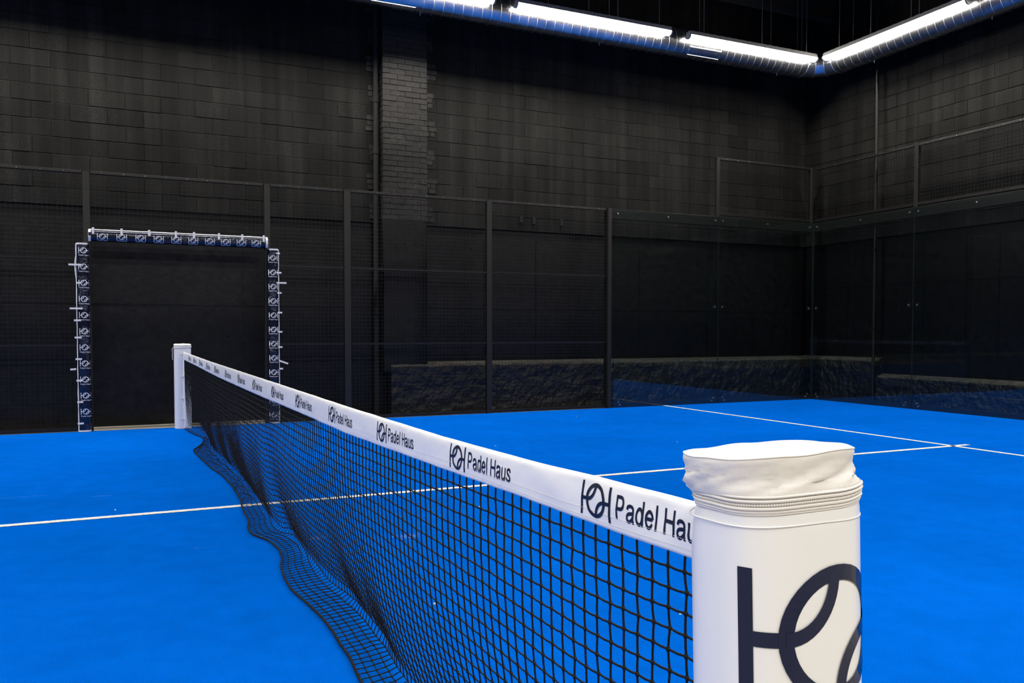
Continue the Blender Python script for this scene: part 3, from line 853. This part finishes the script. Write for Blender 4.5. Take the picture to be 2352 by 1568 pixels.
# jambs
def jamb(label, x0, x1, ztop, side, zs, straps, cxo, ins):
    root, P, hw, L_, body = pad(label, x0, x1, 0.003, ztop, True)
    ex = side*(hw-.004)
    trim_tube([(ex+.004*noise.noise(Vector((k*.35, x0, 0)))+side*(.012*max(0, sin((k-52)/8*PI)) if k > 52 and k < 60 and side < 0 else 0), -.052, L_*k/64) for k in range(65)], .0105, root)
    for l0, l1 in ((.001, .02), (L_-.016, L_+.004)):
        mb = MB(); mb.rings([[(p[0], p[1], z) for p in [P(hw*.9999*cos(PI*i/24), 0, .003) for i in range(25)]] for z in (l0, l1)][::1], closed=True, caps=True, smooth=True)
        mb.build('white_trim', M['strap'], root)
    for z in zs:
        emblem_mesh(lambda a, c, e: P(max(-hw*.9999, min(hw*.9999, cxo+a*.068)), z+c*.068, .0015+e*3), lo=True).build('emblem', M['print'], body)
        lettering(lambda a, c: P(max(-hw*.9999, min(hw*.9999, cxo+(a-.5)*.104)), z-.060+c*.0145, .0015), M['print'], body)
    for xa, xb, z, rot in straps: strap(root, xa-(x0+x1)/2, xb-(x0+x1)/2, z-.010, z+.010, -.112, rot)
    return root
def zz(v): return 1.1474-(v-762)*9.05/1880*1.0
jamb('navy emblem pad up the left side of the doorway, fastened with white straps', -1.131, -1.0, 2.155, -1,
     [2.075-.1835*k - .006 for k in range(11)] + [],
     [(-1.205, -1.075, 1.905, 0), (-1.13, -1.085, 1.70, 0), (-1.20, -1.07, 1.41, 0), (-1.16, -1.09, 1.275, 0), (-1.155, -1.085, 1.08, 0), (-1.15, -1.085, .835, 0), (-1.205, -1.145, .72, .08), (-1.145, -1.085, .59, 0), (-1.14, -1.08, .345, 0), (-1.14, -1.078, .10, 0)], .012, 0)
jamb('navy emblem pad up the right side of the doorway, behind the net', .977, 1.108, 2.176, 1,
     [2.062-.1775*k for k in range(12)],
     [(1.075, 1.118, 2.12, 0), (1.08, 1.135, 1.88, 0), (1.075, 1.195, 1.755, 0), (1.085, 1.135, 1.63, 0), (1.09, 1.14, 1.385, 0), (1.09, 1.14, 1.145, 0), (1.09, 1.14, .955, 0), (1.10, 1.21, .765, -.35), (1.10, 1.145, .685, 0), (1.09, 1.14, .45, 0)], -.006, 0)

# ------------------------------------------------------------------ lamps
def lamp(label, x, y, along_x, rods, lit='lit'):
    root = thing('tube_lamp', label, 'lamp', (x, y, LAMP_Z)); 
    if not along_x: root.rotation_euler = (0, 0, PI/2)
    h = LAMP_LEN/2
    prof = [(.062*cos(PI+PI*i/12), .052*sin(PI+PI*i/12)) for i in range(13)]
    mb = MB(); mb.rings([[(xx, p[0], p[1]) for p in prof] for xx in (-h, h)], closed=True, caps=True, smooth=True); mb.build('diffuser', M[lit], root)
    mb = MB(); mb.rings([[(xx, a, c) for a, c in ((-.066, .002), (.066, .002), (.05, .06), (-.05, .06))][::-1] for xx in (-h-.01, h+.01)], closed=True, smooth=False); mb.build('housing', M['housing'], root)
    for sx in (-1, 1):
        mb = MB(); mb.rings([[(sx*h+(0 if k == 0 else sx*.025), a*1.04, c*1.06) for a, c in prof] for k in ((0, 1) if sx > 0 else (1, 0))], closed=True, smooth=True); mb.build('end_cap', M['housing'], root)
    for r in rods:
        mb = MB(); mb.tube([(r, 0, .05), (r, 0, CEIL-LAMP_Z-.002)], .0045, 6); mb.build('hanger_rod', M['rod'], root)
    return root
lamp('lit tube lamp cut off by the top edge, first along the duct', 2.57, LY, True, (-.9, .9))
lamp('lit tube lamp over the brick pilaster side, second along the duct', 5.355, LY, True, (-.75, -.12, .35, 1.05))
lamp('lit tube lamp ending at the duct corner, along the long left wall', 8.147, LY, True, (-.95, .15, 1.05), 'lit_dimmed')
lamp('lit tube lamp slanting up from the duct corner along the right wall', RX, 8.03, False, (-.35, .95, .35), 'lit_dimmed')

# ------------------------------------------------------------------ spiral duct
DR = .2; DY, DX, DZ = 9.69, 9.79, 5.50
duct = thing('spiral_duct', 'silver spiral ventilation duct bending round the corner under the ceiling', 'duct', (DX, DY, DZ))
EB = .42
def circ(c, ax, r=DR, n=40):
    c = Vector(c); 
    if ax == 'x': u, v = Vector((0,1,0)), Vector((0,0,1))
    elif ax == 'y': u, v = Vector((1,0,0)), Vector((0,0,1))
    else: u, v = ax, Vector((0,0,1))
    return [c+u*cos(2*PI*i/n)*r+v*sin(2*PI*i/n)*r for i in range(n)]
X_END, Y_END = -10.6, -2.6
mb = MB(); mb.rings([circ((X_END-DX, 0, 0), 'x'), circ((-EB, 0, 0), 'x')], smooth=True); mb.build('duct_section', M['galv'], duct)
mb = MB(); mb.rings([circ((0, Y_END-DY, 0), 'y'), circ((0, -EB, 0), 'y')][::-1], smooth=True); mb.build('duct_section', M['galv'], duct)
ring = []
NG = 3
for k in range(NG+1):
    a = PI/2*k/NG      # 0: heading +x, PI/2: heading -y
    rr = EB/cos(PI/4/NG) if 0 < k < NG else EB
    c = (-EB+EB*sin(a)*(1 if k in (0, NG) else 1.0), -EB+EB*cos(a), 0)
    u = Vector((sin(a), cos(a), 0))
    ring.append(circ(c, u))
mb = MB(); mb.rings(ring, smooth=False); 
mb.build('duct_elbow', M['galv'], duct)
mb = MB()
for k in range(NG+1):
    mb.tube([Vector(p) for p in ring[k]], .005, 5, True, closed=True)
mb.build('elbow_seam', M['seam'], duct)
def helix(ax, s0, s1, pitch):
    pts = []; n = 32; N_ = int((s1-s0)/pitch*n)
    for i in range(N_+1):
        a = 2*PI*i/n; s_ = s0+pitch*i/n; r = DR+.0015
        pts.append((s_, r*cos(a), r*sin(a)) if ax == 'x' else (r*cos(a), s_, r*sin(a)))
    return pts
mb = MB(); mb.tube(helix('x', -9.0, -EB, .135), .0032, 4, True); mb.build('spiral_seam', M['seam'], duct)
mb = MB(); mb.tube(helix('y', -7.5, -EB, .135), .0032, 4, True); mb.build('spiral_seam', M['seam'], duct)
for xx in (2.9-DX, 5.6-DX, 8.9-DX):      # couplings with small screws under the belly
    mb = MB(); mb.rings([circ((xx-.03, 0, 0), 'x', DR+.003), circ((xx+.03, 0, 0), 'x', DR+.003)], smooth=True); cpl = mb.build('coupling', M['galv'], duct)
    mb = MB(); mb.tube([(xx, .02, -DR), (xx, .02, -DR-.03)], .006, 6); mb.build('screw', M['bolt'], cpl)
for yy in (8.6-DY, 6.7-DY):
    mb = MB(); mb.rings([circ((0, yy-.03, 0), 'y', DR+.003), circ((0, yy+.03, 0), 'y', DR+.003)][::-1], smooth=True); cpl = mb.build('coupling', M['galv'], duct)
    mb = MB(); mb.tube([(.02, yy, -DR), (.02, yy, -DR-.03)], .006, 6); mb.build('screw', M['bolt'], cpl)
def grille(ax, s0, s1):
    mb = MB(); a0, a1 = math.radians(-152), math.radians(-118); r = DR+.012
    ring_ = []
    for s_ in (s0, s1):
        q = []
        for i in range(7):
            a = a0+(a1-a0)*i/6; q.append((s_, r*cos(a), r*sin(a)))
        for i in range(6, -1, -1):
            a = a0+(a1-a0)*i/6; q.append((s_, (DR-.01)*cos(a), (DR-.01)*sin(a)))
        ring_.append(q)
    if ax == 'y': ring_ = [[(y, x, z) for x, y, z in q] for q in ring_][::-1]
    mb.rings(ring_, smooth=False); o = mb.build('air_grille', M['galv'], duct)
    fr = MB(); e = [(s0, r*cos(a0), r*sin(a0)), (s1, r*cos(a0), r*sin(a0))]
    e2 = [(s0, r*cos(a1), r*sin(a1)), (s1, r*cos(a1), r*sin(a1))]
    if ax == 'y': e, e2 = [[(y, x, z) for x, y, z in q] for q in (e, e2)]
    fr.tube(e, .008, 4, False); fr.tube(e2, .006, 4, False); fr.build('grille_frame', M['seam'], o)
grille('x', 7.05-DX, 7.62-DX); grille('y', 5.2-DY, 5.95-DY); grille('x', 2.2-DX, 2.8-DX)
for xx in (1.6, 4.3, 5.75, 7.35, 8.75, 9.35):
    for dy in ((-.0, ) if xx < 9 else (-.05, .05)):
        mb = MB(); mb.tube([(xx-DX, dy, DR-.002), (xx-DX, dy, CEIL-DZ-.002)], .0045, 6); mb.build('hanger_rod', M['rod'], duct)
for yy in (9.0, 7.8, 6.6):
    mb = MB(); mb.tube([(0, yy-DY, DR-.002), (0, yy-DY, CEIL-DZ-.002)], .0045, 6); mb.build('hanger_rod', M['rod'], duct)

# ------------------------------------------------------------------ pipes and odd bits
mb = MB(); mb.tube([(0, 0, 0), (0, 0, CEIL+.01)], .035, 14)
for z in (1.4, 3.6, 4.3, 5.8): mb.tube([(0, 0, z), (0, 0, z+.09)], .042, 14)
o = mb.build('drain_pipe', M['ceiling']); o.location = (2.50, WL-.055, -.012); tag(o, 'matte black drain pipe standing against the left side of the brick pilaster', 'pipe')
mb = MB(); mb.tube([(0, 0, 0), (0, 0, CEIL+.01)], .024, 14)
for z in (3.95, 2.45, 1.2): mb.box(-.03, .05, -.03, .03, z, z+.03)
o = mb.build('conduit_pipe', M['frame']); o.location = (WR-.13, 8.86, -.012); tag(o, 'thin black vertical pipe on the right end wall', 'pipe')
for (x, z, lb) in ((4.72, 2.83, 'left of three tiny rusty clips on the block wall'), (4.93, 2.82, 'middle of three tiny rusty clips on the block wall'), (5.4, 2.82, 'right of three tiny rusty clips on the block wall')):
    mb = MB(); mb.box(-.02, .02, -.03, .004, -.05, .05); mb.box(-.035, .02, -.045, -.02, -.05, -.035)
    o = mb.build('wall_clip', M['brick']); o.location = (x, WL-.004, z); tag(o, lb, 'clip', 'clips on the block wall')
for (x, y) in ((1.49, 2.09), (1.52, 4.32), (4.6, 6.4), (1.35, 1.95), (.62, 2.62), (-.65, 5.2), (4.9, 9.1), (2.75, 6.9)):
    mb = MB(); n = 6
    mb.v = [(.007*cos(2*PI*i/n)*rnd.uniform(.5, 1.2), .007*sin(2*PI*i/n)*rnd.uniform(.4, 1), .0) for i in range(n)] + [(.004*cos(2*PI*i/n), .003*sin(2*PI*i/n), .005) for i in range(n)]
    mb.face(range(n)[::-1]); mb.face(range(n, 2*n))
    for i in range(n): mb.face((i, (i+1) % n, n+(i+1) % n, n+i))
    o = mb.build('litter_fleck', M['fleck']); o.location = (x, y, .001); o.rotation_euler = (0, 0, rnd.uniform(0, 6))
    tag(o, 'tiny white fleck of litter lying on the blue turf', 'fleck', 'litter flecks on the turf')
